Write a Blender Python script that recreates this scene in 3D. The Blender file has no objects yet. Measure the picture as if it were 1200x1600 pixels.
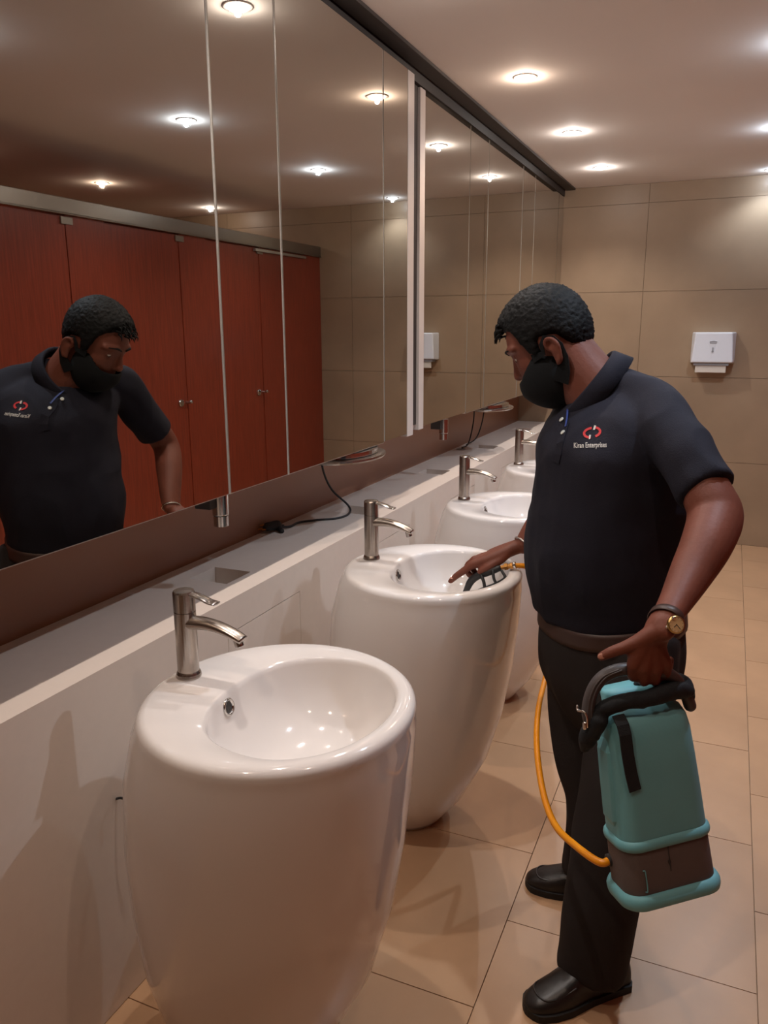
import bpy, bmesh, math, random
import numpy as np
from mathutils import Vector, Matrix, noise
from mathutils.bvhtree import BVHTree
random.seed(4)
S = bpy.context.scene
COL = S.collection
PI = math.pi

# ------------------------------------------------------------------ camera
FPX = 1224.17; YAW = .410788; PITCH = .230165; ROLL = -.00430878; EYE = 1.55
def cam_axes():
    f = Vector((-math.sin(YAW)*math.cos(PITCH), math.cos(YAW)*math.cos(PITCH), -math.sin(PITCH)))
    r = Vector((math.cos(YAW), math.sin(YAW), 0)); u = r.cross(f)
    c, s = math.cos(ROLL), math.sin(ROLL)
    return c*r+s*u, -s*r+c*u, f
RX, UX, FX = cam_axes()
CP = Vector((0, 0, EYE))
cd = bpy.data.cameras.new('camera'); cam = bpy.data.objects.new('camera', cd); COL.objects.link(cam)
cd.sensor_fit = 'VERTICAL'; cd.sensor_height = 24; cd.sensor_width = 18; cd.lens = 24*FPX/1600
cd.clip_start = .02; cd.clip_end = 60
cam.matrix_world = Matrix(((RX.x, UX.x, -FX.x, 0), (RX.y, UX.y, -FX.y, 0), (RX.z, UX.z, -FX.z, EYE), (0, 0, 0, 1)))
S.camera = cam
def at(px, py, Y):
    """world point on the vertical plane y=Y seen at this pixel of the 1200x1600 photograph"""
    d = RX*(px-600) - UX*(py-800) + FX*FPX
    return CP + d*(Y/d.y)

# ------------------------------------------------------------------ world, exposure
w = bpy.data.worlds.new('world'); S.world = w; w.use_nodes = True
w.node_tree.nodes['Background'].inputs[0].default_value = (.9, .85, .8, 1)
w.node_tree.nodes['Background'].inputs[1].default_value = .0
vs = S.view_settings
vs.view_transform = 'Standard'; vs.look = 'None'; vs.gamma = 1; vs.use_curve_mapping = False
vs.exposure = 0.32

# ------------------------------------------------------------------ helpers
def lin(c):
    return tuple((x/12.92 if x <= .04045 else ((x+.055)/1.055)**2.4) for x in [v/255 for v in c])
MATS = {}
def mat(name, rgb, rough=.5, metal=0., var=.0, scale=6., bump=0., bscale=60., spec=.5, coat=0., emis=0., stretch=None, sheen=0.):
    m = bpy.data.materials.new(name); m.use_nodes = True; MATS[name] = m
    nt = m.node_tree; n = nt.nodes; L = nt.links; b = n['Principled BSDF']
    c = lin(rgb); b.inputs['Base Color'].default_value = (*c, 1)
    b.inputs['Roughness'].default_value = rough; b.inputs['Metallic'].default_value = metal
    b.inputs['Specular IOR Level'].default_value = spec
    b.inputs['Coat Weight'].default_value = coat; b.inputs['Coat Roughness'].default_value = .08
    if sheen: b.inputs['Sheen Weight'].default_value = sheen
    if emis:
        b.inputs['Emission Color'].default_value = (*c, 1); b.inputs['Emission Strength'].default_value = emis
    tc = n.new('ShaderNodeTexCoord'); mp = n.new('ShaderNodeMapping'); L.new(tc.outputs['Object'], mp.inputs[0])
    if stretch: mp.inputs['Scale'].default_value = stretch
    if var:
        t = n.new('ShaderNodeTexNoise'); t.inputs['Scale'].default_value = scale; t.inputs['Detail'].default_value = 6
        L.new(mp.outputs[0], t.inputs['Vector'])
        r = n.new('ShaderNodeValToRGB'); L.new(t.outputs[0], r.inputs[0])
        r.color_ramp.elements[0].position = .3; r.color_ramp.elements[1].position = .7
        r.color_ramp.elements[0].color = (*[x*(1-var) for x in c], 1)
        r.color_ramp.elements[1].color = (*[min(1, x*(1+var)) for x in c], 1)
        L.new(r.outputs[0], b.inputs['Base Color'])
    if bump:
        t = n.new('ShaderNodeTexNoise'); t.inputs['Scale'].default_value = bscale; t.inputs['Detail'].default_value = 4
        L.new(mp.outputs[0], t.inputs['Vector'])
        bp = n.new('ShaderNodeBump'); bp.inputs['Strength'].default_value = bump; bp.inputs['Distance'].default_value = .002
        L.new(t.outputs[0], bp.inputs['Height']); L.new(bp.outputs[0], b.inputs['Normal'])
    return m
mat('floor_tile', (188, 150, 115), .34, var=.10, scale=3.2, bump=.15, bscale=14)
mat('grout', (172, 138, 106), .8)
mat('wall_tile', (161, 138, 113), .42, var=.12, scale=2.2, bump=.1, bscale=20)
mat('wall_joint', (160, 137, 112), .8)
mat('ceiling', (240, 234, 228), .85, var=.02, scale=1.5)
mat('dark_trim', (52, 46, 43), .55)
mat('backsplash', (146, 100, 74), .33, var=.06, scale=2)
mat('solid_surface', (220, 207, 196), .38, var=.015, scale=40)
mat('core', (60, 52, 46), .9)
mat('porcelain', (229, 224, 221), .07, spec=.5, coat=.3)
mat('chrome', (200, 198, 195), .16, 1)
mat('brushed_nickel', (176, 168, 160), .27, 1, bump=.05, bscale=200)
mat('dark_hole', (58, 56, 56), .6)
mat('mirror_glass', (204, 200, 192), .012, 1)
mat('white_edge', (212, 205, 200), .4)
mat('door_edge', (216, 212, 206), .35, .3)
mat('aluminium', (190, 188, 184), .32, 1)
mat('laminate', (130, 52, 33), .3, var=.22, scale=9, stretch=(14, 14, .6))
mat('rail_metal', (150, 142, 132), .3, .9)
mat('white_plastic', (226, 230, 238), .3)
mat('grey_print', (150, 152, 158), .5)
mat('paper', (222, 216, 206), .9)
mat('black_rubber', (26, 26, 28), .5)
mat('black_cloth', (25, 27, 29), .9, bump=.3, bscale=500, spec=.2)
mat('navy_cloth', (30, 30, 41), .85, var=.05, scale=4, bump=.35, bscale=420, spec=.25)
mat('trouser_cloth', (41, 36, 35), .88, var=.06, scale=5, bump=.3, bscale=380, spec=.25)
mat('belt_leather', (62, 42, 36), .45)
mat('skin', (112, 62, 47), .56, var=.10, scale=18, bump=.25, bscale=140, spec=.35)
mat('nail', (176, 122, 104), .3)
mat('palm_skin', (150, 92, 74), .5)
mat('hair', (14, 14, 15), .68, bump=.8, bscale=160, spec=.22)
mat('eye_white', (215, 208, 200), .2)
mat('eye_dark', (20, 14, 12), .1)
mat('shoe_leather', (30, 26, 25), .36, bump=.2, bscale=90)
mat('shoe_sole', (20, 19, 19), .7)
mat('turquoise', (112, 178, 188), .5, var=.05, scale=8, bump=.1, bscale=150)
mat('grey_panel', (96, 86, 84), .7, bump=.3, bscale=300)
mat('handle_grey', (76, 70, 70), .45)
mat('strap_navy', (20, 26, 32), .8, bump=.4, bscale=400)
mat('orange_hose', (232, 146, 14), .38)
mat('brass', (196, 140, 76), .3, 1)
mat('gold', (190, 160, 104), .28, 1)
mat('watch_dial', (214, 186, 140), .35)
mat('silver', (222, 220, 216), .18, 1)
mat('logo_red', (200, 34, 40), .6)
mat('logo_white', (205, 202, 196), .6)
mat('lanyard_blue', (40, 62, 130), .6)
mat('button', (196, 198, 190), .35)

def link(name, me, m=None, parent=None, kind=None):
    o = bpy.data.objects.new(name, me); COL.objects.link(o)
    if m and me is not None: me.materials.clear(); me.materials.append(MATS[m])
    if parent:
        o.parent = parent
        if parent.name in WORLDP: o.matrix_parent_inverse = Matrix.Translation(-WORLDP[parent.name])
    if kind: o['kind'] = kind
    return o
WORLDP = {}      # things whose parts are modelled in world coordinates
def wthing(name, loc):
    o = bpy.data.objects.new(name, None); COL.objects.link(o); o.location = loc; o.empty_display_size = .05
    WORLDP[o.name] = Vector(loc); return o
def obj(name, bm, m, parent=None, smooth=False, kind=None, bevel=0):
    me = bpy.data.meshes.new(name)
    bmesh.ops.recalc_face_normals(bm, faces=bm.faces[:])
    bm.to_mesh(me); bm.free()
    if smooth:
        for p in me.polygons: p.use_smooth = True
    o = link(name, me, m, parent, kind)
    if bevel:
        md = o.modifiers.new('bevel', 'BEVEL'); md.width = bevel; md.segments = 3; md.limit_method = 'ANGLE'
    return o
def empty(name, loc=(0, 0, 0), parent=None):
    o = bpy.data.objects.new(name, None); COL.objects.link(o); o.location = loc; o.empty_display_size = .05
    if parent: o.parent = parent
    return o
def tag(o, label, cat, group=None):
    o['label'] = label; o['category'] = cat
    if group: o['group'] = group
    return o
def box(bm, a, b, M=None):
    vs_ = [Vector((x, y, z)) for x in (a[0], b[0]) for y in (a[1], b[1]) for z in (a[2], b[2])]
    if M is not None: vs_ = [M @ v for v in vs_]
    v = [bm.verts.new(p) for p in vs_]
    for f in ((0, 1, 3, 2), (4, 6, 7, 5), (0, 4, 5, 1), (2, 3, 7, 6), (0, 2, 6, 4), (1, 5, 7, 3)):
        bm.faces.new([v[i] for i in f])
    return bm
def bxo(name, a, b, m, parent=None, kind=None, bevel=0):
    bm = bmesh.new(); box(bm, a, b); return obj(name, bm, m, parent, kind=kind, bevel=bevel)
def rings(bm, R, cap0=True, cap1=True, closed=True):
    """join a list of rings (lists of points)"""
    V = [[bm.verts.new(p) for p in ring] for ring in R]
    n = len(R[0])
    for i in range(len(V)-1):
        for j in range(n if closed else n-1):
            k = (j+1) % n
            bm.faces.new((V[i][j], V[i][k], V[i+1][k], V[i+1][j]))
    if cap0: bm.faces.new(V[0][::-1])
    if cap1: bm.faces.new(V[-1])
    return V
def catmull(P, n):
    """resample rows (numpy) with n steps per span"""
    P = np.array(P, float)
    if len(P) < 3: 
        t = np.linspace(0, 1, n*1+1)[:, None]; return P[0]*(1-t)+P[-1]*t
    Q = np.vstack([2*P[0]-P[1], P, 2*P[-1]-P[-2]]); out = []
    for i in range(1, len(Q)-2):
        for k in range(n):
            t = k/n
            out.append(.5*((2*Q[i])+(-Q[i-1]+Q[i+1])*t+(2*Q[i-1]-5*Q[i]+4*Q[i+1]-Q[i+2])*t*t+(-Q[i-1]+3*Q[i]-3*Q[i+1]+Q[i+2])*t**3))
    out.append(P[-1]); return np.array(out)
def tube(bm, pts, rad, seg=20, side=None, n=5, round_caps=True):
    """tapered tube; rad: number, list of numbers or of (a,b) with a along `side`"""
    k = len(pts)
    rr = [(r, r) if not isinstance(r, (tuple, list)) else r for r in (rad if isinstance(rad, list) else [rad]*k)]
    A = catmull([list(p)+list(r) for p, r in zip(pts, rr)], n)
    P = [Vector(a[:3]) for a in A]; Rr = [(max(a[3], 1e-4), max(a[4], 1e-4)) for a in A]
    R = []; up = Vector(side) if side is not None else None
    N = len(P)
    T = [(P[min(i+1, N-1)]-P[max(i-1, 0)]).normalized() for i in range(N)]
    if up is None: up = T[0].orthogonal().normalized()
    fr = []
    for i in range(N):
        up = (up - T[i]*up.dot(T[i])); up = up.normalized() if up.length > 1e-6 else T[i].orthogonal().normalized()
        s2 = T[i].cross(up)
        fr.append((up.copy(), s2))
        if side is not None: up = Vector(side)
    def ring(c, f, a, b): return [c+f[0]*math.cos(2*PI*j/seg)*a+f[1]*math.sin(2*PI*j/seg)*b for j in range(seg)]
    if round_caps:
        for q in (80, 55, 28): 
            a = math.radians(q); r0 = min(Rr[0]); R.append(ring(P[0]-T[0]*r0*math.sin(a), fr[0], Rr[0][0]*math.cos(a), Rr[0][1]*math.cos(a)))
    for i in range(N): R.append(ring(P[i], fr[i], *Rr[i]))
    if round_caps:
        for q in (28, 55, 80):
            a = math.radians(q); r0 = min(Rr[-1]); R.append(ring(P[-1]+T[-1]*r0*math.sin(a), fr[-1], Rr[-1][0]*math.cos(a), Rr[-1][1]*math.cos(a)))
    rings(bm, R)
def ellipsoid(bm, c, r, M=None, seg=28, rows=18):
    R = []
    for i in range(1, rows):
        a = PI*i/rows
        R.append([Vector((r[0]*math.sin(a)*math.cos(2*PI*j/seg), r[1]*math.sin(a)*math.sin(2*PI*j/seg), r[2]*math.cos(a))) for j in range(seg)])
    c = Vector(c)
    f = (lambda v: M @ (v+c)) if M is not None else (lambda v: v+c)
    rings(bm, [[f(v) for v in ring] for ring in R])
def lathe(bm, prof, M=None, seg=32, cap0=True, cap1=True):
    R = [[Vector((r*math.cos(2*PI*j/seg), r*math.sin(2*PI*j/seg), z)) for j in range(seg)] for r, z in prof]
    if M is not None: R = [[M @ v for v in q] for q in R]
    rings(bm, R, cap0, cap1)
def frame(o, z, x=None):
    """matrix with local z along z and local x near x, origin o"""
    z = Vector(z).normalized(); x = Vector(x) if x is not None else z.orthogonal()
    x = (x-z*x.dot(z)).normalized(); y = z.cross(x)
    return Matrix(((x.x, y.x, z.x, o[0]), (x.y, y.y, z.y, o[1]), (x.z, y.z, z.z, o[2]), (0, 0, 0, 1)))
def fuse(name, bm, m, parent, voxel, smooth=6, fac=.5, post=None):
    """union of overlapping closed shapes into one continuous smooth surface"""
    me = bpy.data.meshes.new('tmp'); bmesh.ops.recalc_face_normals(bm, faces=bm.faces[:]); bm.to_mesh(me); bm.free()
    t = bpy.data.objects.new('tmp', me); COL.objects.link(t)
    r = t.modifiers.new('r', 'REMESH'); r.mode = 'VOXEL'; r.voxel_size = voxel
    s = t.modifiers.new('s', 'SMOOTH'); s.iterations = smooth; s.factor = fac
    dg = bpy.context.evaluated_depsgraph_get(); dg.update()
    me2 = bpy.data.meshes.new_from_object(t.evaluated_get(dg), depsgraph=dg)
    bpy.data.objects.remove(t); bpy.data.meshes.remove(me)
    if post: post(me2)
    for p in me2.polygons: p.use_smooth = True
    me2.name = name
    return link(name, me2, m, parent)
def ribbon(bm, pts, nrm, wid, th):
    """flat strap through pts, nrm = list of surface normals"""
    R = []
    for i, p in enumerate(pts):
        p = Vector(p); t = (Vector(pts[min(i+1, len(pts)-1)])-Vector(pts[max(i-1, 0)])).normalized()
        n_ = Vector(nrm[i] if isinstance(nrm, list) else nrm); n_ = (n_-t*n_.dot(t)).normalized(); s = t.cross(n_)
        w_ = wid/2
        R.append([p+s*w_, p+s*w_+n_*th, p-s*w_+n_*th, p-s*w_])
    rings(bm, R)

# ------------------------------------------------------------------ room shell
XL, XR, Y0, Y1, ZC = -1.5, 2.45, -1.6, 6.1, 2.53
XM = -1.18; XC = .875          # mirror plane, cubicle front plane
fl = bxo('floor', (XL, Y0, -.06), (XR, Y1, -.008), 'grout', kind='structure')
def tile_mesh(name, sx, sy, sz, m, g=.0013, bev=.0015):
    bm = bmesh.new(); box(bm, (g, g, 0), (sx-g, sy-g, sz))
    me = bpy.data.meshes.new(name); bmesh.ops.recalc_face_normals(bm, faces=bm.faces[:]); bm.to_mesh(me); bm.free()
    me.materials.append(MATS[m]); return me
FT = {}
c = 0
x = .19-.61*3
cols = [(-1.64+.0, 0), ]
xs = [.19+.61*k for k in range(-3, 4)]
for ci, x0 in enumerate(xs):
    xa, xb = max(x0, XL), min(x0+.61, XR)
    if xb-xa < .02: continue
    off = 1.478 if ci % 2 == 1 else 1.78
    y = off-.6*6
    while y < Y1:
        ya, yb = max(y, Y0), min(y+.6, Y1); y += .6
        if yb-ya < .02: continue
        key = (round(xb-xa, 3), round(yb-ya, 3))
        if key not in FT: FT[key] = tile_mesh('tile', key[0], key[1], .008, 'floor_tile')
        o = link('tile', FT[key], None, fl); o.location = (xa, ya, -.008+random.uniform(-.0002, .0002))
cl = bxo('ceiling', (XL, Y0, ZC), (XR, Y1+.1, ZC+.1), 'ceiling', kind='structure')
wb = bxo('wall_back', (XL-.1, Y1+.008, 0), (XR+.1, Y1+.1, ZC), 'wall_joint', kind='structure')
WT = {}
for x0, x1 in [(-1.5, -.62), (-.62, .58), (.58, 1.78), (1.78, 2.45)]:
    for z0 in (0, .6, 1.2, 1.8, 2.4):
        z1 = min(z0+.6, ZC)
        bm = bmesh.new(); box(bm, (x0+.0012, Y1, z0+.0012), (x1-.0012, Y1+.008, z1-.0012))
        obj('tile', bm, 'wall_tile', wb)
bxo('wall_left', (XL-.1, Y0, 0), (XL-.014, Y1+.1, ZC), 'wall_tile', kind='structure')
bxo('wall_right', (XR, Y0, 0), (XR+.1, Y1+.1, ZC), 'wall_tile', kind='structure')
bxo('wall_front', (XL-.1, Y0-.1, 0), (XR+.1, Y0, ZC), 'wall_tile', kind='structure')

# ------------------------------------------------------------------ ledge unit
ZL = .835
led = empty('vanity_ledge', (-1.34, 2, 0))
tag(led, 'long white solid-surface ledge running behind the pedestal basins under the mirrors', 'ledge')
led.location = (0, 0, 0)
RECY = [1.853+.935*k for k in range(0, 5)]
def ledge_part(name, boxes, m='solid_surface', **k):
    bm = bmesh.new()
    for a, b in boxes: box(bm, a, b)
    return obj(name, bm, m, led, **k)
tb = [((-1.498, Y0+.002, ZL-.03), (-1.405, Y1-.002, ZL)), ((-1.275, Y0+.002, ZL-.03), (-1.258, Y1-.002, ZL))]
ys = [Y0+.002]+[v for r in RECY for v in (r-.063, r+.063)]+[Y1-.002]
for i in range(0, len(ys), 2): tb.append(((-1.405, ys[i], ZL-.03), (-1.275, ys[i+1], ZL)))
ledge_part('worktop', tb)
for r in RECY:
    b_ = [((-1.415, r-.073, ZL-.085), (-1.265, r+.073, ZL-.078)),
          ((-1.415, r-.073, ZL-.078), (-1.405, r+.073, ZL-.03)), ((-1.275, r-.073, ZL-.078), (-1.265, r+.073, ZL-.03)),
          ((-1.405, r-.073, ZL-.078), (-1.275, r-.063, ZL-.03)), ((-1.405, r+.063, ZL-.078), (-1.275, r+.073, ZL-.03))]
    ledge_part('recess', b_)
ledge_part('front_lip', [((-1.258, Y0+.002, ZL-.02), (-1.183, Y1-.002, ZL+.004))])
AP = [(r-.197, r+.193) for r in RECY]
fb = [((-1.200, Y0+.002, .745), (-1.183, Y1-.002, ZL-.02)), ((-1.200, Y0+.002, .002), (-1.183, Y1-.002, .20))]
ys = [Y0+.002]+[v for a, b in AP for v in (a-.0025, b+.0025)]+[Y1-.002]
for i in range(0, len(ys), 2): fb.append(((-1.200, ys[i], .20), (-1.183, ys[i+1], .745)))
ledge_part('front_panel', fb)
for a, b in AP: ledge_part('access_panel', [((-1.200, a, .2025), (-1.183, b, .7425))])
ledge_part('carcass', [((-1.40, Y0+.01, .002), (-1.21, Y1-.01, ZL-.09))], 'core')
bm = bmesh.new(); lathe(bm, [(.0, ZL+.001), (.028, ZL+.001), (.03, ZL+.004), (.026, ZL+.005), (.022, ZL+.003), (0.001, ZL+.003)], Matrix.Translation((-1.45, 4.5, 0)), 24)
obj('cable_grommet', bm, 'aluminium', led)
bk = bxo('backsplash', (-1.512, Y0+.002, ZL-.03), (-1.498, Y1-.002, 1.16), 'backsplash')
tag(bk, 'brown glossy backsplash panel between the white ledge and the mirror cabinets', 'backsplash')

# ------------------------------------------------------------------ mirror cabinets
ZB, ZT = 1.125, 2.478
def cabinet(name, ya, yb, xf, doors, label, ends):
    t = empty(name, (-1.49, (ya+yb)/2, ZB)); bpy.context.view_layer.update()
    t['label'] = label; t['category'] = 'mirror cabinet'; t['group'] = 'mirror cabinets along the wall'
    def part(nm, boxes, m, par=None, **k):
        bm = bmesh.new(); M = Matrix.Translation(-Vector(t.location))
        for a, b in boxes: box(bm, a, b, M)
        return obj(nm, bm, m, par or t, **k)
    part('carcass', [((-1.497, ya+.002, ZB+.004), (xf-.022, yb-.002, ZT))], 'white_edge')
    for e0, e1 in ends: part('end_panel', [((xf-.06, e0, ZB-.004), (xf+.001, e1, ZT-.002))], 'white_edge')
    for a, b, fr in doors:
        lo = ZB if fr else ZB+.006
        d = part('mirror_door', [((xf-.019, a, lo), (xf-.003, b, ZT))], 'door_edge')
        g = .0032 if fr else .001
        part('mirror_pane', [((xf-.0029, a+g, lo+g), (xf, b-g, ZT-.001))], 'mirror_glass', d)
    return t
cabinet('mirror_cabinet', -.06, .955, XM, [(-.05, .24, 1), (.246, .955, 1)], 'mirrored cabinet nearest the camera, at the left edge of the photo', [])
cabinet('mirror_cabinet', .960, 3.012, XM, [(.963, 1.690, 1), (1.696, 1.995, 1), (2.001, 2.715, 1), (2.722, 2.945, 0)],
        'long mirrored cabinet with tall doors reflecting the man and the red cubicles', [(2.948, 3.010)])
cabinet('mirror_cabinet', 3.10, 4.87, XM-.035, [(3.225, 3.83, 0), (3.836, 4.145, 1), (4.151, 4.868, 1)],
        'mirrored cabinet beyond the dark gap, reflecting the towel dispenser', [(3.165, 3.222)])
cabinet('mirror_cabinet', 4.875, 6.098, XM-.035, [(4.877, 5.185, 1), (5.191, 5.92, 1), (5.926, 6.095, 0)],
        'farthest mirrored cabinet in the corner by the back wall behind the man', [])
o = bxo('trim_1', (XL+.01, Y0, ZT+.002), (XM-.03, Y1, ZC), 'dark_trim', kind='structure')
o = bxo('trim_2', (-1.49, 3.014, ZB+.02), (XM-.045, 3.163, ZT), 'dark_trim', kind='structure')
o = bxo('trim_3', (XM-.02, Y0, ZC-.012), (XM+.045, Y1, ZC), 'dark_trim', kind='structure')

# soap spouts and hand-dryer trays under the cabinets
def soap(y, label):
    t = empty('soap_dispenser', (-1.25, y, 1.12)); tag(t, label, 'soap dispenser', 'chrome soap dispensers under the mirrors')
    bm = bmesh.new(); box(bm, (-.05, -.048, -.045), (.0, -.012, .002)); obj('mounting_block', bm, 'dark_hole', t, bevel=.002)
    bm = bmesh.new(); lathe(bm, [(.021, -.068), (.0225, -.066), (.0225, .001)], None, 28); obj('barrel', bm, 'chrome', t, smooth=False, bevel=.0015)
    bm = bmesh.new(); lathe(bm, [(.012, -.10), (.0205, -.098), (.0205, -.070), (.016, -.069)], None, 28); obj('nozzle', bm, 'chrome', t)
    return t
soap(1.745, 'chrome soap dispenser under the mirror just left of the black plug')
soap(3.60, 'chrome soap dispenser under the second mirror cabinet, beyond the dark gap')
def dryer(y, label):
    t = empty('hand_dryer', (-1.26, y, 1.12)); tag(t, label, 'hand dryer', 'oval chrome hand dryers under the mirrors')
    bm = bmesh.new()
    R = [[Vector((a*.115*math.cos(2*PI*j/40), a*.19*math.sin(2*PI*j/40), z)) for j in range(40)] for a, z in [(.86, .002), (.86, -.014), (.80, -.016)]]
    rings(bm, R); obj('housing', bm, 'chrome', t)
    bm = bmesh.new()
    R = [[Vector((a*.125*math.cos(2*PI*j/40), a*.2*math.sin(2*PI*j/40), z)) for j in range(40)] for a, z in [(.9, -.016), (1, -.018), (1.01, -.024), (.98, -.030), (.85, -.033)]]
    rings(bm, R); obj('tray', bm, 'brushed_nickel', t, smooth=False)
    return t
dryer(2.56, 'oval chrome hand dryer under the mirror above the black plug and cord')
dryer(4.46, 'oval chrome hand dryer under the far mirror cabinet near the paired cords')

# cords
def cord(name, pts, r, m, label, cat='cord', parent=None, group=None):
    bm = bmesh.new(); tube(bm, pts, r, seg=10, n=8); o = obj(name, bm, m, parent, smooth=True)
    if label: tag(o, label, cat, group)
    return o
pc = empty('power_cord', (0, 0, 0)); tag(pc, 'black power cord with a plug lying on the white ledge', 'cord')
cord('cable', [(-1.40, 2.62, 1.095), (-1.40, 2.63, 1.02), (-1.40, 2.70, .93), (-1.352, 2.745, .862), (-1.325, 2.70, .842), (-1.335, 2.62, .839), (-1.40, 2.555, .839), (-1.44, 2.50, .839), (-1.435, 2.43, .841), (-1.45, 2.385, .846)], .0042, 'black_rubber', None, parent=pc)
bm = bmesh.new(); tube(bm, [(-1.447, 2.40, .848), (-1.46, 2.37, .853)], [.006, .008], 12, round_caps=False); tube(bm, [(-1.458, 2.372, .856), (-1.475, 2.335, .858)], [.019, .016], 14); obj('plug', bm, 'black_rubber', pc, smooth=True)
bm = bmesh.new()
for dx, dz in ((-.008, -.006), (.009, -.006), (0, .009)): tube(bm, [(-1.475+dx, 2.34, .858+dz), (-1.489+dx, 2.312, .857+dz)], .0028, 8)
obj('prong', bm, 'brass', pc)
bm = bmesh.new(); tube(bm, [(-1.452, 2.372, .848), (-1.425, 2.352, .843)], [.012, .009], 10); obj('plug_tab', bm, 'black_rubber', pc, smooth=True)
cord('loose_cord', [(-1.42, 4.66, 1.10), (-1.425, 4.66, .98), (-1.435, 4.60, .86), (-1.45, 4.52, .842)], .004, 'black_rubber', 'left one of two thin black cords hanging behind the third tap')
cord('loose_cord', [(-1.40, 4.83, 1.10), (-1.41, 4.80, .97), (-1.44, 4.78, .87), (-1.465, 4.66, .841)], .004, 'black_rubber', 'right one of two thin black cords hanging behind the third tap')
cord('cable_stub', [(-1.184, 1.20, .520), (-1.165, 1.195, .530), (-1.150, 1.20, .525), (-1.142, 1.215, .512)], .003, 'black_rubber', 'short dark cable end poking out of the ledge front beside the nearest basin')

# ------------------------------------------------------------------ basins
BZ = np.array([0, .02, .1, .25, .4, .55, .7, .8, .835])
BB = np.array([-1.045, -1.055, -1.075, -1.095, -1.10, -1.098, -1.082, -1.055, -1.038])
BF = np.array([-.738, -.722, -.662, -.588, -.547, -.523, -.508, -.503, -.506])
BA = np.array([.124, .136, .180, .230, .260, .278, .286, .280, .274])
def basin_ring(z, cx, ab, af, ay, seg=72, sq=2.0):
    R = []
    for j in range(seg):
        t = 2*PI*j/seg; cth, sth = math.cos(t), math.sin(t)
        a = af if cth > 0 else ab
        e = 2/sq if cth < 0 else 1.
        R.append(Vector((cx+a*math.copysign(abs(cth)**e, cth), ay*math.copysign(abs(sth)**(e if cth < 0 else 1), sth), z)))
    return R
def basin_meshes():
    bm = bmesh.new(); R = []
    for z in [0, .02, .06, .1, .17, .25, .33, .4, .48, .55, .63, .7, .75, .8, .822]:
        b, f, a = [float(np.interp(z, BZ, q)) for q in (BB, BF, BA)]
        cx = (b+f)/2; R.append(basin_ring(z, cx, (f-b)/2, (f-b)/2, a))
    cx = (-1.038-.504)/2; A = .268; B = .277
    for dz, ins in ((.834, .000), (.842, .004), (.847, .011), (.849, .019)):
        R.append(basin_ring(dz, cx, A-ins, A-ins, B-ins))
    # inner hole, a little squarer towards the tap deck
    ci = -.704
    for z, ab, af, ay in ((.8485, .182, .166, .214), (.845, .176, .161, .209), (.836, .172, .158, .206), (.80, .166, .150, .199), (.76, .143, .128, .180), (.725, .115, .103, .15), (.705, .075, .068, .10), (.697, .04, .04, .045)):
        R.append(basin_ring(z, ci, ab, af, ay, sq=2.35 if z > .72 else 2.))
    rings(bm, R, True, True)
    me = bpy.data.meshes.new('bowl'); bmesh.ops.recalc_face_normals(bm, faces=bm.faces[:]); bm.to_mesh(me); bm.free()
    for p in me.polygons: p.use_smooth = True
    me.materials.append(MATS['porcelain'])
    return me
def to_me(bm, name, m, smooth=False):
    me = bpy.data.meshes.new(name); bmesh.ops.recalc_face_normals(bm, faces=bm.faces[:]); bm.to_mesh(me); bm.free()
    if smooth:
        for p in me.polygons: p.use_smooth = True
    me.materials.append(MATS[m]); return me
me_bowl = basin_meshes()
OV = frame((-.8725, -.030, .818), (1, .05, .22), (0, 1, 0))
bm = bmesh.new(); lathe(bm, [(.006, -.004), (.0175, -.004), (.0185, .003), (.016, .0055), (.0125, .004), (.0120, .001), (.001, .001)], OV, 28); me_ovr = to_me(bm, 'overflow_ring', 'chrome', True)
bm = bmesh.new(); lathe(bm, [(.001, .0015), (.0115, .0015), (.0115, .0022), (.001, .0022)], OV, 24)
for k in range(5):
    a = 2*PI*k/5; box(bm, (-.001+.006*math.cos(a), -.001+.006*math.sin(a), .002), (.001+.006*math.cos(a), .001+.006*math.sin(a), .003), OV)
me_ovh = to_me(bm, 'overflow_grille', 'dark_hole')
bm = bmesh.new(); lathe(bm, [(.004, .6975), (.032, .6985), (.034, .7005), (.026, .703), (.001, .7045)], Matrix.Translation((-.708, 0, 0)), 28); me_dr = to_me(bm, 'drain', 'chrome', True)
bm = bmesh.new(); rings(bm, [basin_ring(0.0, -.8915, .155, .155, .126), basin_ring(.004, -.8915, .156, .156, .127)]); me_seal = to_me(bm, 'floor_seal', 'grout')
BY = [1.215, 2.135, 3.075, 4.01, 4.945, 5.62]
blabels = ['nearest white pedestal basin, seen from above in front of the camera',
           'second white pedestal basin, being rinsed by the man',
           'third white pedestal basin, beside the man behind his right arm',
           'fourth white pedestal basin, half hidden behind the man chest',
           'fifth white pedestal basin, its rim just visible beside the man collar']
basins = []
for i in range(5):
    t = empty('pedestal_basin', ((.016, 0, 0, 0, 0)[i], BY[i], 0)); tag(t, blabels[i], 'basin', 'row of pedestal basins')
    link('bowl', me_bowl, None, t); link('drain', me_dr, None, t)
    r_ = link('overflow_ring', me_ovr, None, t); link('overflow_grille', me_ovh, None, r_)
    link('floor_seal', me_seal, None, t)
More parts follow.
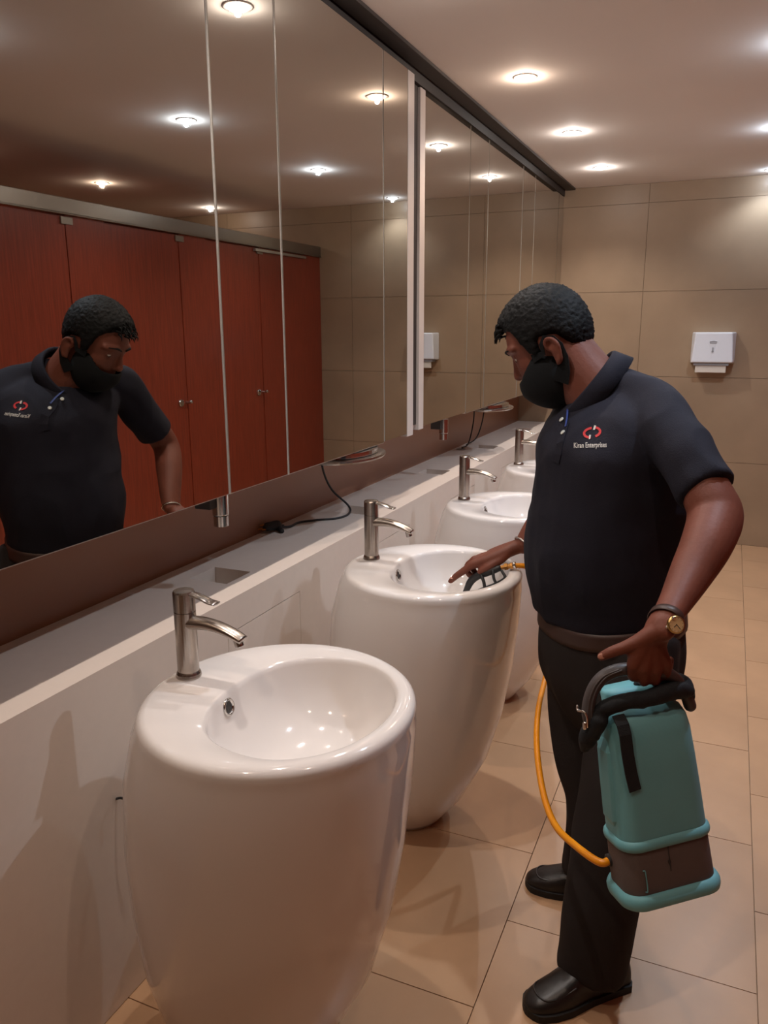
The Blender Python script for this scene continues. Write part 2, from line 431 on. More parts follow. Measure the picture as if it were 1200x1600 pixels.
# taps
bm = bmesh.new(); lathe(bm, [(.026, 0), (.0265, .003), (.0255, .008), (.0235, .012), (.0222, .014), (.0222, .142)], None, 32); me_tb = to_me(bm, 'tap_body', 'brushed_nickel', False)
bm = bmesh.new(); lathe(bm, [(.0205, .142), (.0205, .1445), (.0222, .1445), (.0222, .183), (.0205, .1865), (.001, .1875)], None, 32); me_th = to_me(bm, 'tap_head', 'brushed_nickel', False)
bm = bmesh.new()
sp = [(0, 0, .118), (.03, 0, .121), (.06, 0, .121), (.09, 0, .116), (.118, 0, .107), (.136, 0, .099)]
tube(bm, sp, [(.0185, .014), (.018, .0135), (.017, .012), (.0165, .0105), (.016, .009), (.0155, .0075)], 24, side=(0, 1, 0), n=4, round_caps=False)
me_ts = to_me(bm, 'spout', 'brushed_nickel', True)
bm = bmesh.new(); lathe(bm, [(.0085, -.010), (.0095, -.009), (.0095, .006)], frame((.124, 0, .094), (-.3, 0, 1)), 20); me_ta = to_me(bm, 'aerator', 'chrome')
bm = bmesh.new()
lv = [(.006, 0, .180), (.025, 0, .180), (.045, 0, .176), (.062, 0, .170), (.078, 0, .168)]
tube(bm, lv, [(.010, .0055), (.0115, .005), (.012, .004), (.0125, .0035), (.013, .003)], 16, side=(0, 1, 0), n=4, round_caps=False)
me_tl = to_me(bm, 'lever', 'chrome', True)
tlabels = ['brushed steel tap on the nearest basin', 'brushed steel tap on the second basin, below the hand dryer',
           'brushed steel tap on the third basin', 'brushed steel tap on the fourth basin', 'brushed steel tap on the fifth basin, just left of the man collar']
for i in range(5):
    t = empty('basin_tap', (-.975, BY[i]+.005, .8492)); tag(t, tlabels[i], 'tap', 'taps on the pedestal basins')
    t.rotation_euler = (0, 0, (.03, 0, -.02, .02, 0)[i])
    link('tap_body', me_tb, None, t); link('tap_head', me_th, None, t); link('spout', me_ts, None, t); link('aerator', me_ta, None, t); link('lever', me_tl, None, t)

# ------------------------------------------------------------------ towel dispenser on the back wall
t = empty('towel_dispenser', (-.12, Y1, 1.30)); tag(t, 'white paper towel dispenser mounted on the tan back wall', 'towel dispenser')
bm = bmesh.new()
V = [Vector(v) for v in ((-.145, 0, .0), (.145, 0, .0), (.145, 0, .215), (-.145, 0, .215), (-.135, -.10, .008), (.135, -.10, .008), (.118, -.085, .213), (-.118, -.085, .213))]
V = [bm.verts.new(v) for v in V]
for f in ((0, 1, 2, 3), (4, 7, 6, 5), (0, 4, 5, 1), (3, 2, 6, 7), (0, 3, 7, 4), (1, 5, 6, 2)): bm.faces.new([V[i] for i in f])
obj('cover', bm, 'white_plastic', t, bevel=.008)
bm = bmesh.new(); box(bm, (-.118, -.085, -.012), (.11, -.015, .008)); obj('base_tray', bm, 'grey_print', t)
bm = bmesh.new(); box(bm, (-.105, -.078, -.062), (.095, -.066, -.010)); box(bm, (-.10, -.066, -.052), (.09, -.060, -.010)); obj('paper_towel', bm, 'paper', t, bevel=.003)
fx = lambda z: -.0925-(.213-z)/.205*.015+.003
bm = bmesh.new(); lathe(bm, [(.001, 0), (.007, 0), (.007, .003), (.001, .003)], frame((.0, -.0965, .085), (0, -1, .08)), 16); box(bm, (-.004, -.0995, .085), (.004, -.094, .112)); obj('lock', bm, 'grey_print', t)
bm = bmesh.new(); tube(bm, [(-.022, -.0915, .150), (0, -.092, .154), (.022, -.0915, .150)], .003, 8); tube(bm, [(-.02, -.0918, .141), (.02, -.0918, .141)], .0022, 8); obj('emblem', bm, 'grey_print', t)

# ------------------------------------------------------------------ cubicle fronts (seen in the mirrors)
cub = empty('toilet_cubicles', (XC, 2.2, 0)); tag(cub, 'row of red-brown laminate toilet cubicles reflected in the mirrors', 'cubicles')
def cpart(nm, boxes, m, par=None, **k):
    bm = bmesh.new(); M = Matrix.Translation(-Vector(cub.location))
    for a, b in boxes: box(bm, a, b, M)
    return obj(nm, bm, m, par or cub, **k)
ZR = 2.13
for k in range(-5, 2):
    lock = 4.15+.93*k
    d0, d1 = lock-.57, lock+.07
    if k == 2: continue
    if d1 < Y0: continue
    d0 = max(d0, Y0+.01); e1 = min(lock+.93-.57-.003, Y1-.003)
    if k == 1: e1 = Y1-.003
    d1c = min(d1, Y1-.003)
    d = cpart('cubicle_door', [((XC+.004, d0, .12), (XC+.024, d1c, ZR-.006))], 'laminate')
    if e1-d1 > .02: 
        cpart('pilaster', [((XC, d1+.003, .10), (XC+.03, e1, ZR))], 'laminate')
    if lock+.02 < Y1:
        M = Matrix.Translation(-Vector(cub.location))
        bm = bmesh.new(); lathe(bm, [(.001, -.012), (.02, -.012), (.023, -.008), (.023, .0), (.001, .0)], M @ frame((XC+.004, lock, 1.085), (1, 0, 0)), 20); 
        l_ = obj('lock', bm, 'chrome', d)
        bm = bmesh.new(); tube(bm, [M @ Vector((XC-.006, lock+.055, 1.085)), M @ Vector((XC-.03, lock+.055, 1.085)), M @ Vector((XC-.034, lock+.055, 1.088))], [.008, .009, .014], 14); tube(bm, [M @ Vector((XC+.006, lock+.055, 1.085)), M @ Vector((XC-.008, lock+.055, 1.085))], .008, 12)
        obj('coat_knob', bm, 'chrome', d, smooth=True)
        cpart('clamp', [((XC-.006, d1-.03, ZR-.045), (XC+.02, d1+.05, ZR-.01))], 'rail_metal')
    ymid = lock+.22
    if ymid < Y1-.1: cpart('partition', [((XC+.03, ymid-.01, .12), (XR-.002, ymid+.01, ZR))], 'laminate')
cpart('head_rail', [((XC-.012, Y0+.01, ZR+.008), (XC+.040, Y1-.003, ZR+.085)), ((XC-.02, Y0+.01, ZR), (XC+.045, Y1-.003, ZR+.008))], 'rail_metal', bevel=.003)
cpart('door_top_glint', [((XC-.02, 5.08, ZR-.030), (XC+.0, 5.83, ZR-.012))], 'aluminium')  # bright bar added in place of the reflection along the door top

# ------------------------------------------------------------------ downlights
def downlight(x, y, power, rgb, label, tilt=(0, 0)):
    t = empty('downlight', (x, y, ZC)); tag(t, label, 'ceiling light', 'recessed ceiling downlights')
    bm = bmesh.new(); lathe(bm, [(.034, -.0005), (.036, -.003), (.045, -.003), (.050, -.0008), (.050, .0)], None, 32, False, False); obj('bezel', bm, 'white_edge', t, smooth=True)
    bm = bmesh.new(); lathe(bm, [(.001, -.013), (.02, -.012), (.030, -.009), (.036, -.003)], None, 32, False, False)
    nm = 'lamp_%d_%d_%d' % rgb
    if nm not in MATS: mat(nm, rgb, .5, emis=26.)
    obj('diffuser', bm, nm, t)
    ld = bpy.data.lights.new('lamp', 'SPOT'); ld.energy = power; ld.color = lin(rgb); ld.shadow_soft_size = .013
    ld.spot_size = math.radians(128); ld.spot_blend = .65
    lo = bpy.data.objects.new('lamp', ld); COL.objects.link(lo); lo.parent = t; lo.location = (0, 0, -.016)
    pd = bpy.data.lights.new('halo_fill', 'POINT'); pd.energy = power*.055; pd.color = lin(rgb); pd.shadow_soft_size = .009  # added point light, lifts the ceiling and imitates glare round the downlight
    po = bpy.data.objects.new('halo_fill', pd); COL.objects.link(po); po.parent = t; po.location = (0, 0, -.022)
WARM = (255, 228, 206); NEUT = (255, 244, 236); COOL = (222, 238, 255)
K = 30
LIGHTS = [(-.855, .35, K*.65, WARM, 'downlight above the ledge behind the camera, out of view'),
 (-.855, 1.38, K*.85, NEUT, 'warm downlight above the nearest basin'),
 (-.855, 2.33, K*.85, NEUT, 'downlight above the second basin, its reflection at the top of the mirrors'),
 (-.855, 3.40, K*.85, WARM, 'largest warm downlight in view, above the third basin'),
 (-.852, 4.40, K, NEUT, 'middle one of the three downlights beside the mirrors'),
 (-.855, 5.40, K, NEUT, 'farthest of the three downlights beside the mirrors'),
 (.14, .75, K*.4, WARM, 'downlight over the aisle above the camera'), (.14, 2.05, K*1.3, COOL, 'downlight over the aisle above the man'),
 (.14, 3.38, K*1.3, COOL, 'cool downlight in the middle of the aisle, mirrored beside the first seam'),
 (.14, 4.72, K*1.3, COOL, 'cool downlight over the far aisle, at the right edge of the photo'),
 (.14, 5.93, K*.4, COOL, 'bluish downlight close to the tan back wall above the towel dispenser'),
 (1.70, 1.95, K, WARM, 'downlight over the nearer cubicles'), (1.70, 3.25, K, WARM, 'downlight over the middle cubicles'),
 (1.70, 4.50, K, WARM, 'warm downlight over the cubicles, lowest one in the mirror'), (1.70, 5.75, K, NEUT, 'small downlight over the far cubicles, at the first mirror seam')]
for a in LIGHTS: downlight(*a)

# ------------------------------------------------------------------ the man
def ppm(p):
    return FPX/((Vector(p)-CP).dot(FX))
man = wthing('person', (-.22, 1.85, 0))
tag(man, 'man in navy polo shirt and black face mask leaning over the second basin', 'person')
TF = Vector((-.80, -.60, 0)).normalized(); TL = Vector((.60, -.80, 0)).normalized(); UP = Vector((0, 0, 1))
VPERP = Vector((.993, .116, 0))
def loft(bm, rows, seg=40, cap=True, infl=0.):
    """rows: (left px, right px, py, half width across the body, y, tilt)"""
    A = []
    for (l, r, py, b, yc, tl) in rows:
        c = at((l+r)/2, py, yc); s = (r-l)/2/ppm(c)
        a = math.sqrt(max(s*s-(b*TL.dot(VPERP))**2, .0009))/abs(TF.dot(VPERP))
        A.append([*c, a+infl, b+infl, tl])
    A = catmull(A, 4); R = []
    for c0, c1, c2, a, b, tl in A:
        c = Vector((c0, c1, c2)); ring = []
        for j in range(seg):
            t = 2*PI*j/seg; k = math.sin(t); e = .86
            ring.append(c+TL*b*math.copysign(abs(math.cos(t))**e, math.cos(t))+TF*a*math.copysign(abs(k)**e, k)+UP*(tl*k))
        R.append(ring)
    rings(bm, R)
YC = 2.02
torso_rows = [(843, 1054, 946, .186, YC, -.026), (838, 1058, 932, .190, YC, -.018), (829, 1066, 900, .20, YC, -.005), (826, 1073, 862, .205, YC, 0),
              (832, 1078, 820, .205, YC, 0), (838, 1080, 778, .203, YC, 0), (842, 1084, 738, .203, YC, 0), (845, 1084, 700, .205, YC, 0),
              (857, 1076, 664, .21, YC+.02, 0), (878, 1062, 634, .20, YC+.03, 0), (900, 1035, 612, .155, YC+.04, 0), (915, 1008, 596, .10, YC+.05, 0)]
shL = at(1030, 650, 1.91); shR = Vector((-.375, 2.20, 1.365))
elR = Vector((-.40, 2.40, 1.125)); wrR = at(818, 851, 2.26)
# shirt
bm = bmesh.new(); loft(bm, torso_rows)
nb = at(955, 605, 2.02)
tube(bm, [nb, at(998, 620, 1.98), shL, at(1066, 706, 1.82), at(1090, 742, 1.785), at(1106, 766, 1.76)], [(.05, .05), (.058, .052), (.066, .060), (.063, .060), (.061, .060), (.060, .059)], 28, round_caps=False)
hemR = shR.lerp(elR, .80)
tube(bm, [nb, nb.lerp(shR, .5), shR, shR.lerp(elR, .45), hemR], [(.05, .05), (.06, .055), (.070, .066), (.068, .066), (.064, .064)], 28, round_caps=False)
tube(bm, [at(968, 642, YC+.02), at(955, 628, YC+.02)], [.104, .086], 28, round_caps=False)
def wrinkle(amp, fr, stretchz=1., seed=0.):
    def f(me):
        n = len(me.vertices); co = np.empty(n*3); me.vertices.foreach_get('co', co); co = co.reshape(-1, 3)
        no = np.array([v.normal[:] for v in me.vertices])
        for i in range(n):
            x, y, z = co[i]
            p = Vector((x*fr+seed, y*fr, z*fr*stretchz+.35*fr*x))
            d = (1-abs(noise.noise(p))*2.2)*.5+noise.noise(p*2.3)*.35
            co[i] += no[i]*amp*d
        me.vertices.foreach_set('co', co.ravel()); me.update()
    return f
shirt = fuse('polo_shirt', bm, 'navy_cloth', man, .0065, 7, .5, wrinkle(.011, 8., .8, 3.1))
shirt['label'] = 'navy blue short-sleeved polo shirt'
bvh = BVHTree.FromPolygons([v.co[:] for v in shirt.data.vertices], [p.vertices[:] for p in shirt.data.polygons])
def onshirt(px, py, off=.001):
    d = (RX*(px-600)-UX*(py-800)+FX*FPX).normalized()
    h, n_, i, ds = bvh.ray_cast(CP, d)
    if h is None: return at(px, py, YC), -d
    if n_.dot(d) > 0: n_ = -n_
    return h+n_*off, n_
# collar: two folded leaves around the neck, open at the front
cc = at(919, 603, 2.025); e1 = Vector((.60, .03, .78)).normalized(); e2 = -(cc-CP).normalized()+Vector((.6, 0, -.5))*.14; e2 = (e2-e1*e2.dot(e1)).normalized(); en = e1.cross(e2)
if en.z < 0: en = -en
def leaf(sgn):
    bm = bmesh.new(); R = []
    for k in range(25):
        t = math.radians(sgn*(k*(158/24))); ct, st = math.cos(t), math.sin(t)
        flare = 1 if k < 20 else 1+.16*(k-19)/5
        def q(r, h): return cc+e1*ct*(.097+r)+e2*st*(.079+r)+en*h
        R.append([q(-.006, -.035), q(-.003, .006), q(.003, .010), q(.008, .006), q(.022*flare, -.040*flare), q(.018*flare, -.041*flare), q(.003, -.0)])
    rings(bm, R, closed=True); return bm
obj('collar', leaf(1), 'navy_cloth', shirt, smooth=True); obj('collar', leaf(-1), 'navy_cloth', shirt, smooth=True)
# placket, buttons, lanyard
pl_ = [onshirt(x, y, .0015) for x, y in ((884, 664), (880, 676), (876, 692), (872, 710), (869, 722))]
bm = bmesh.new(); ribbon(bm, [p for p, n_ in pl_], [n_ for p, n_ in pl_], .026, .0016); obj('placket', bm, 'navy_cloth', shirt)
for x, y in ((881, 677), (879, 657)):
    p, n_ = onshirt(x, y, .004)
    bm = bmesh.new(); lathe(bm, [(.001, -.001), (.006, -.001), (.0065, .001), (.005, .002), (.001, .0012)], frame(p, n_), 18); obj('shirt_button', bm, 'button', shirt, smooth=True)
bm = bmesh.new(); q = [onshirt(x, y, .005) for x, y in ((889, 640), (888, 655), (886, 668))]
ribbon(bm, [p for p, n_ in q], [n_ for p, n_ in q], .005, .001); o = obj('lanyard', bm, 'lanyard_blue', shirt); o['label'] = 'thin blue strip at the shirt opening'
# printed emblem and lettering on the chest
bm = bmesh.new()
def arc(a0, a1, cx, cy, rx, ry, wpx, rot):
    L1, L2 = [], []
    for k in range(15):
        t = math.radians(a0+(a1-a0)*k/14); 
        for rr, Lst in ((1, L1), (0, L2)):
            X = (rx-wpx*(1-rr))*math.cos(t); Y = (ry-wpx*(1-rr))*math.sin(t)
            Lst.append(onshirt(cx+X*math.cos(rot)-Y*math.sin(rot), cy-(X*math.sin(rot)+Y*math.cos(rot)), .0012)[0])
    V1 = [bm.verts.new(p) for p in L1]; V2 = [bm.verts.new(p) for p in L2]
    for k in range(14): bm.faces.new((V1[k], V1[k+1], V2[k+1], V2[k]))
arc(82, 258, 924.5, 676.5, 13.5, 9, 3.6, .18); arc(-78, 66, 927, 675.5, 13, 9, 3.6, .18)
o = obj('emblem', bm, 'logo_red', shirt); o['label'] = 'red oval emblem on the chest'
bm = bmesh.new()
for quad in (((929, 665), (932, 665.5), (930, 672), (927, 672)), ((921, 680), (924, 680), (922.5, 686), (920.5, 687))):
    bm.faces.new([bm.verts.new(onshirt(x, y, .0016)[0]) for x, y in quad])
obj('emblem_flash', bm, 'logo_white', shirt)
cu = bpy.data.curves.new('t', 'FONT'); cu.body = 'Kiran Enterprises'; cu.size = 1; cu.resolution_u = 2; cu.align_x = 'CENTER'; cu.offset = .012
to = bpy.data.objects.new('t', cu); COL.objects.link(to); dg = bpy.context.evaluated_depsgraph_get(); dg.update()
tm = bpy.data.meshes.new_from_object(to.evaluated_get(dg), depsgraph=dg); bpy.data.objects.remove(to)
xs_ = [v.co.x for v in tm.vertices]; wd = max(xs_)-min(xs_)
for v in tm.vertices:
    v.co = onshirt(922.5+v.co.x*51/wd, 699.5-v.co.y*11.5-v.co.x*1.2/wd, .0012)[0]
link('lettering', tm, 'logo_white', shirt)

# trousers
bm = bmesh.new()
loft(bm, [(856, 1052, 925, .172, YC, 0), (850, 1056, 965, .178, YC, 0), (848, 1057, 1010, .182, YC, 0), (852, 1050, 1050, .176, YC-.005, 0), (868, 1036, 1090, .15, YC-.01, 0), (895, 1015, 1125, .11, YC-.02, 0)])
tube(bm, [at(1000, 990, 1.95), at(994, 1050, 1.92), at(984, 1130, 1.865), at(966, 1230, 1.78), at(950, 1330, 1.72), at(937, 1420, 1.675), at(926, 1490, 1.65), at(921, 1520, 1.64)],
     [(.105, .095), (.108, .098), (.106, .096), (.094, .088), (.084, .084), (.082, .084), (.072, .080), (.069, .080)], 32, side=(0, 1, 0), round_caps=False)
tube(bm, [at(928, 990, 2.05), at(921, 1050, 2.05), at(918, 1120, 2.04), at(924, 1190, 2.02), at(932, 1250, 2.0), at(926, 1320, 1.98), at(918, 1362, 1.975)],
     [(.11, .108), (.108, .110), (.100, .104), (.088, .094), (.078, .078), (.074, .074), (.070, .070)], 32, side=(0, 1, 0), round_caps=False)
trous = fuse('trousers', bm, 'trouser_cloth', man, .008, 14, .5, wrinkle(.011, 8., .45, 9.))
trous['label'] = 'dark loose trousers'
bm = bmesh.new()
loft(bm, [(846, 1060, 945, .190, YC, -.022), (845, 1061, 970, .192, YC, -.022)])
_ = None
belt = obj('belt', bm, 'belt_leather', man, smooth=True); belt['label'] = 'dark brown belt under the shirt hem'

# shoes
def shoe(heel, toe):
    d = Vector((toe[0]-heel[0], toe[1]-heel[1], 0)); Ln = d.length; d.normalize()
    M = frame((heel[0], heel[1], 0), (0, 0, 1), d)
    W = [(0, .024), (.03, .036), (.25, .036), (.45, .038), (.65, .046), (.80, .044), (.92, .035), (1, .018)]
    H = [(0, .070), (.08, .082), (.30, .094), (.42, .092), (.55, .080), (.70, .064), (.85, .050), (.95, .040), (1, .026)]
    wv = lambda t: float(np.interp(t, *zip(*W))); hv = lambda t: float(np.interp(t, *zip(*H)))
    bm = bmesh.new(); R = []
    for k in range(29):
        t = k/28; a = wv(t); h = hv(t); x = t*Ln
        if k in (0, 28): a *= .8
        R.append([M @ Vector((x, a*math.copysign(abs(math.cos(u))**.75, math.cos(u)), .016+(h-.016)*max(0, math.sin(u))**.8 if math.sin(u) > 0 else .016)) for u in [2*PI*j/28 for j in range(28)]])
    rings(bm, R); up_ = obj('shoe', bm, 'shoe_leather', man, smooth=True)
    md = up_.modifiers.new('s', 'SUBSURF'); md.levels = 1; md.render_levels = 1
    bm = bmesh.new(); R = []
    N = 40
    out = []
    for j in range(N):
        u = 2*PI*j/N; x = .5-.5*math.cos(u) if True else 0
        out.append((x*Ln*1.015-.003, (wv(x)+.005)*(1 if math.sin(u) > 0 else -1)*min(1, abs(math.sin(u))*2.6)))
    for z in (.0005, .019): R.append([M @ Vector((x, y, z)) for x, y in out])
    rings(bm, R); s_ = obj('sole', bm, 'shoe_sole', up_)
    # welt seam across the toe and stitched apron
    bm = bmesh.new()
    pts = [M @ Vector((.60*Ln, -.034, .060)), M @ Vector((.74*Ln, -.033, .047)), M @ Vector((.86*Ln, -.026, .045)), M @ Vector((.90*Ln, 0, .046)), M @ Vector((.86*Ln, .026, .045)), M @ Vector((.74*Ln, .033, .047)), M @ Vector((.60*Ln, .034, .060))]
    tube(bm, pts, .0022, 8); obj('apron_seam', bm, 'shoe_leather', up_, smooth=True)
    return up_
shoe((-.105, 1.705), (-.305, 1.508))['label'] = 'black leather shoe on the near foot'
shoe((-.13, 1.995), (-.408, 1.940))['label'] = 'black leather shoe on the far foot'

# head frame: forward, left, up
HF = Vector((-.80, .09, -.60)).normalized(); HL = UP.cross(HF).normalized(); HU = HF.cross(HL).normalized()
HS = 1.09
HC = at(852, 524, 2.055)
HM = Matrix(((HF.x, HL.x, HU.x, HC.x), (HF.y, HL.y, HU.y, HC.y), (HF.z, HL.z, HU.z, HC.z), (0, 0, 0, 1))) @ Matrix.Scale(HS, 4)
def H(*p): return HM @ Vector(p)
bm = bmesh.new()
ellipsoid(bm, (-.004, 0, 0), (.098, .076, .098), HM)
ellipsoid(bm, (.035, 0, -.045), (.062, .064, .075), HM)
ellipsoid(bm, (.052, 0, -.085), (.048, .048, .055), HM)
def HT(pts, r, seg=14): tube(bm, [H(*p) for p in pts], r if not isinstance(r, list) else [x*HS if not isinstance(x, tuple) else x for x in r], seg)
HT([(.086, 0, .004), (.096, 0, -.018), (.107, 0, -.040)], [.009, .010, .0125])
HT([(.095, -.013, -.045), (.099, 0, -.043), (.095, .013, -.045)], [.007, .010, .007])
for s in (-1, 1):
    HT([(.085, s*.010, .012), (.081, s*.032, .016), (.066, s*.055, .010)], [.009, .010, .009])
    HT([(.072, s*.030, -.032), (.056, s*.046, -.038)], [.012, .014])
    # ear: back plate, helix, antihelix, lobe
    EO = lambda L_: [(a-.014, b, c-.020) for a, b, c in L_]
    HT(EO([(-.012, s*.074, -.015), (-.010, s*.080, -.035), (-.004, s*.078, -.058)]), [.010, .011, .009])
    HT(EO([(.003, s*.080, -.028), (.003, s*.085, -.014), (-.006, s*.089, -.006), (-.018, s*.092, -.012), (-.023, s*.092, -.030), (-.017, s*.089, -.048), (-.006, s*.085, -.062), (.002, s*.080, -.064)]), [.004, .0048, .005, .005, .005, .0048, .007, .005])
    HT(EO([(-.013, s*.088, -.022), (-.014, s*.088, -.038), (-.006, s*.085, -.046)]), [.003, .0035, .003])
# neck
tube(bm, [at(952, 640, 2.03), at(933, 613, 2.04), at(908, 583, 2.045), H(-.022, 0, -.05)], [.095, .080, .075, .066], 28)
# hidden trunk and legs inside the clothes
loft(bm, [(870, 1040, 1060, .13, YC, 0)]+[(l+22, r-22, py, b-.045, y, 0) for (l, r, py, b, y, t) in torso_rows[:9]])
tube(bm, [at(993, 1060, 1.90), at(965, 1230, 1.78), at(925, 1490, 1.65)], [.07, .05, .035], 16)
tube(bm, [at(918, 1050, 2.05), at(924, 1200, 2.02), at(920, 1340, 1.98)], [.07, .05, .035], 16)
# left arm (near), hanging with the elbow bent
wrL = at(1039, 968, 1.46)
tube(bm, [shL, at(1070, 712, 1.82), at(1106, 775, 1.755), at(1117, 808, 1.73), at(1104, 850, 1.66), at(1079, 898, 1.59), at(1055, 942, 1.51), wrL, at(1030, 985, 1.442)],
     [(.050, .050), (.052, .052), (.052, .051), (.056, .054), (.051, .049), (.042, .040), (.032, .029), (.029, .023), (.030, .020)], 26, side=(1, 0, .5), round_caps=True)
KN = [at(989, 1039, 1.424), at(1006, 1045, 1.430), at(1024, 1046, 1.444), at(1041, 1040, 1.462)]
for i, k in enumerate(KN):
    tube(bm, [at(1036-4*(1-i), 972, 1.447), at(1016+ (i-1.5)*8, 1008, 1.434+.006*i), k], [.016, .0165, .0125], 14)
    g = Vector((0, 1, 0))*.9; ln = (1., 1.08, 1.0, .85)[i]
    tube(bm, [k, k+Vector((.000, .012*ln, -.028*ln)), k+Vector((.002, .040*ln, -.034*ln)), k+Vector((.004, .054*ln, -.008*ln))], [.0112, .0100, .0092, .0082], 14, n=4)
tube(bm, [at(1020, 990, 1.438), at(998, 1003, 1.430), at(975, 1012, 1.422), at(955, 1019, 1.418), at(940, 1026, 1.416)], [.018, .0155, .0120, .0108, .0088], 16)
tube(bm, [at(1008, 995, 1.44), at(992, 1018, 1.436), KN[0]], [.013, .012, .011], 12)
# right arm reaching over the basin
tube(bm, [shR, shR.lerp(elR, .5), elR, elR.lerp(wrR, .4)+Vector((0, .01, 0)), elR.lerp(wrR, .8), wrR], [(.05, .05), (.050, .050), (.050, .050), (.049, .048), (.040, .036), (.034, .028)], 24, side=(0, 1, 0))
wr2 = at(803, 856, 2.255)
KR = [at(737, 883, 2.185), at(741, 875, 2.208), at(749, 872, 2.230), at(759, 871, 2.252)]
for i, k in enumerate(KR):
    tube(bm, [wrR, wr2+Vector((0, (i-1.5)*.009, 0)), at(772, 868+(1.5-i)*2, 2.21+.018*i), k], [.022, .021, .0185, .0135], 14)
tube(bm, [KR[0], at(723, 893, 2.175), at(713, 900, 2.17), at(704, 908, 2.165)], [.0125, .0112, .0102, .0085], 14)
for i in (1, 2, 3):
    k = KR[i]; s = (0, 1.05, 1., .85)[i]
    tube(bm, [k, k+Vector((-.020*s, -.004, -.020*s)), k+Vector((-.010*s, -.010, -.045*s)), k+Vector((.016*s, -.012, -.046*s))], [.0110, .0100, .0092, .0080], 14, n=4)
tube(bm, [at(795, 862, 2.23), at(780, 876, 2.205), at(765, 885, 2.185), at(750, 893, 2.175)], [.016, .0135, .0115, .0090], 14)
body = fuse('body', bm, 'skin', man, .0036, 4, .5)
# nails
def nail(p, n_, d, s=1.):
    bm = bmesh.new(); ellipsoid(bm, (0, 0, 0), (.0065*s, .0048*s, .0012), frame(p, n_, d), 14, 8); obj('nail', bm, 'nail', body, smooth=True)
tipL = at(940, 1026, 1.416)
nail(tipL+(CP-tipL).normalized()*.0080+Vector((.000, 0, .0005)), CP-tipL, (-1, 0, -.3), 1.15)
tipR = at(706, 906, 2.165); nail(tipR+Vector((.002, -.004, .0072)), (.2, -.5, 1), (-1, 0, -.6))
# eyes, brows
for s in (-1, 1):
    bm = bmesh.new(); ellipsoid(bm, (0, 0, 0), (.0115*HS,)*3, Matrix.Translation(H(.0715, s*.031, -.010)), 18, 12); e_ = obj('eye', bm, 'eye_white', body, smooth=True)
    bm = bmesh.new(); lathe(bm, [(.001, .0012), (.0058, .0005), (.006, -.001)], frame(H(.0810, s*.0315, -.0170), HF*1-HU*.65+HL*.05*s), 16); obj('iris', bm, 'eye_dark', e_, smooth=True)
    bm = bmesh.new(); ellipsoid(bm, (0, 0, 0), (.0120, .0140, .0100), HM @ Matrix.Translation((.0715, s*.031, -.0050)), 18, 12); obj('eyelid', bm, 'skin', body, smooth=True)
    bm = bmesh.new(); tube(bm, [H(.0935, s*.012, .013), H(.091, s*.030, .019), H(.077, s*.052, .014)], [(.0045, .003), (.005, .003), (.003, .002)], 10); obj('eyebrow', bm, 'hair', body, smooth=True)
# hair
AZ = [0, 35, 52, 64, 70, 80, 86, 92, 112, 128, 150, 180]; EL = [34, 32, 24, 10, -26, -32, -14, -10, -20, -48, -62, -66]
bm = bmesh.new(); R = []
SEG, ROW = 150, 90
for i in range(1, ROW):
    ph = PI*i/ROW; ring = []
    for j in range(SEG):
        th = 2*PI*j/SEG
        d = Vector((math.sin(ph)*math.cos(th), math.sin(ph)*math.sin(th), math.cos(ph)))
        az = math.degrees(math.atan2(abs(d.y), d.x)); el = 90-math.degrees(ph)
        bd = float(np.interp(az, AZ, EL)); t = max(0, min(1, (el-bd)/(16+16*max(0, (az-100)/80))+.15)); t = t*t*(3-2*t)
        T = .010+.009*max(0, d.z)+.008*max(0, 1-az/60)*max(0, 1-abs(el-52)/30)
        n_ = noise.noise(d*22)*.5+noise.noise(d*48)*.5
        hgt = -.010+(T+.010)*t+(.0055*n_+.0035*abs(noise.noise(d*14)))*t
        ring.append(H(-.004+d.x*(.098+hgt), d.y*(.076+hgt*.9), d.z*(.098+hgt)))
    R.append(ring)
rings(bm, R); hair = obj('hair', bm, 'hair', man, smooth=True); hair['label'] = 'short black wavy hair'
# forelock strands
bm = bmesh.new()
for k in range(46):
    a = random.uniform(-38, 38); e = random.uniform(34, 62)
    d = Vector((math.cos(math.radians(e))*math.cos(math.radians(a)), math.cos(math.radians(e))*math.sin(math.radians(a)), math.sin(math.radians(e))))
    b0 = Vector((d.x*.108, d.y*.084, d.z*.108)); b1 = b0+Vector((.014, random.uniform(-.004, .004), random.uniform(-.002, .006))); b2 = b1+Vector((.008, random.uniform(-.005, .005), -.008))
    tube(bm, [H(*b0), H(*b1), H(*b2)], [.0035, .0026, .0008], 7, n=3)
obj('forelock', bm, 'hair', hair, smooth=True)
# face mask
bm = bmesh.new(); R = []
for i in range(1, 40):
    ph = PI*i/40; R.append([Vector((math.sin(ph)*math.cos(2*PI*j/64), math.sin(ph)*math.sin(2*PI*j/64), math.cos(ph))) for j in range(64)])
vmap = {}
def mp(d):
    pinch = 1+.16*max(0, d.x)*max(0, 1-abs(d.z+.1)*1.2)
    return (.036+d.x*.072*pinch, d.y*.0725, -.083+d.z*.084)
for i, ring in enumerate(R):
    for j, d in enumerate(ring):
        p = list(mp(d))
        lim = -.064 if p[0] > .09 else -.064+.040*min(1, (.09-p[0])/.08)
        if p[2] > lim and p[2] < lim+.0085: p[2] = lim
        if p[2] <= lim and p[0] > -.022: vmap[(i, j)] = bm.verts.new(H(*p))
for i in range(len(R)-1):
    for j in range(64):
        q = [(i, j), (i, (j+1) % 64), (i+1, (j+1) % 64), (i+1, j)]
        if all(k in vmap for k in q): bm.faces.new([vmap[k] for k in q])
for v in [v for v in bm.verts if not v.link_faces]: bm.verts.remove(v)
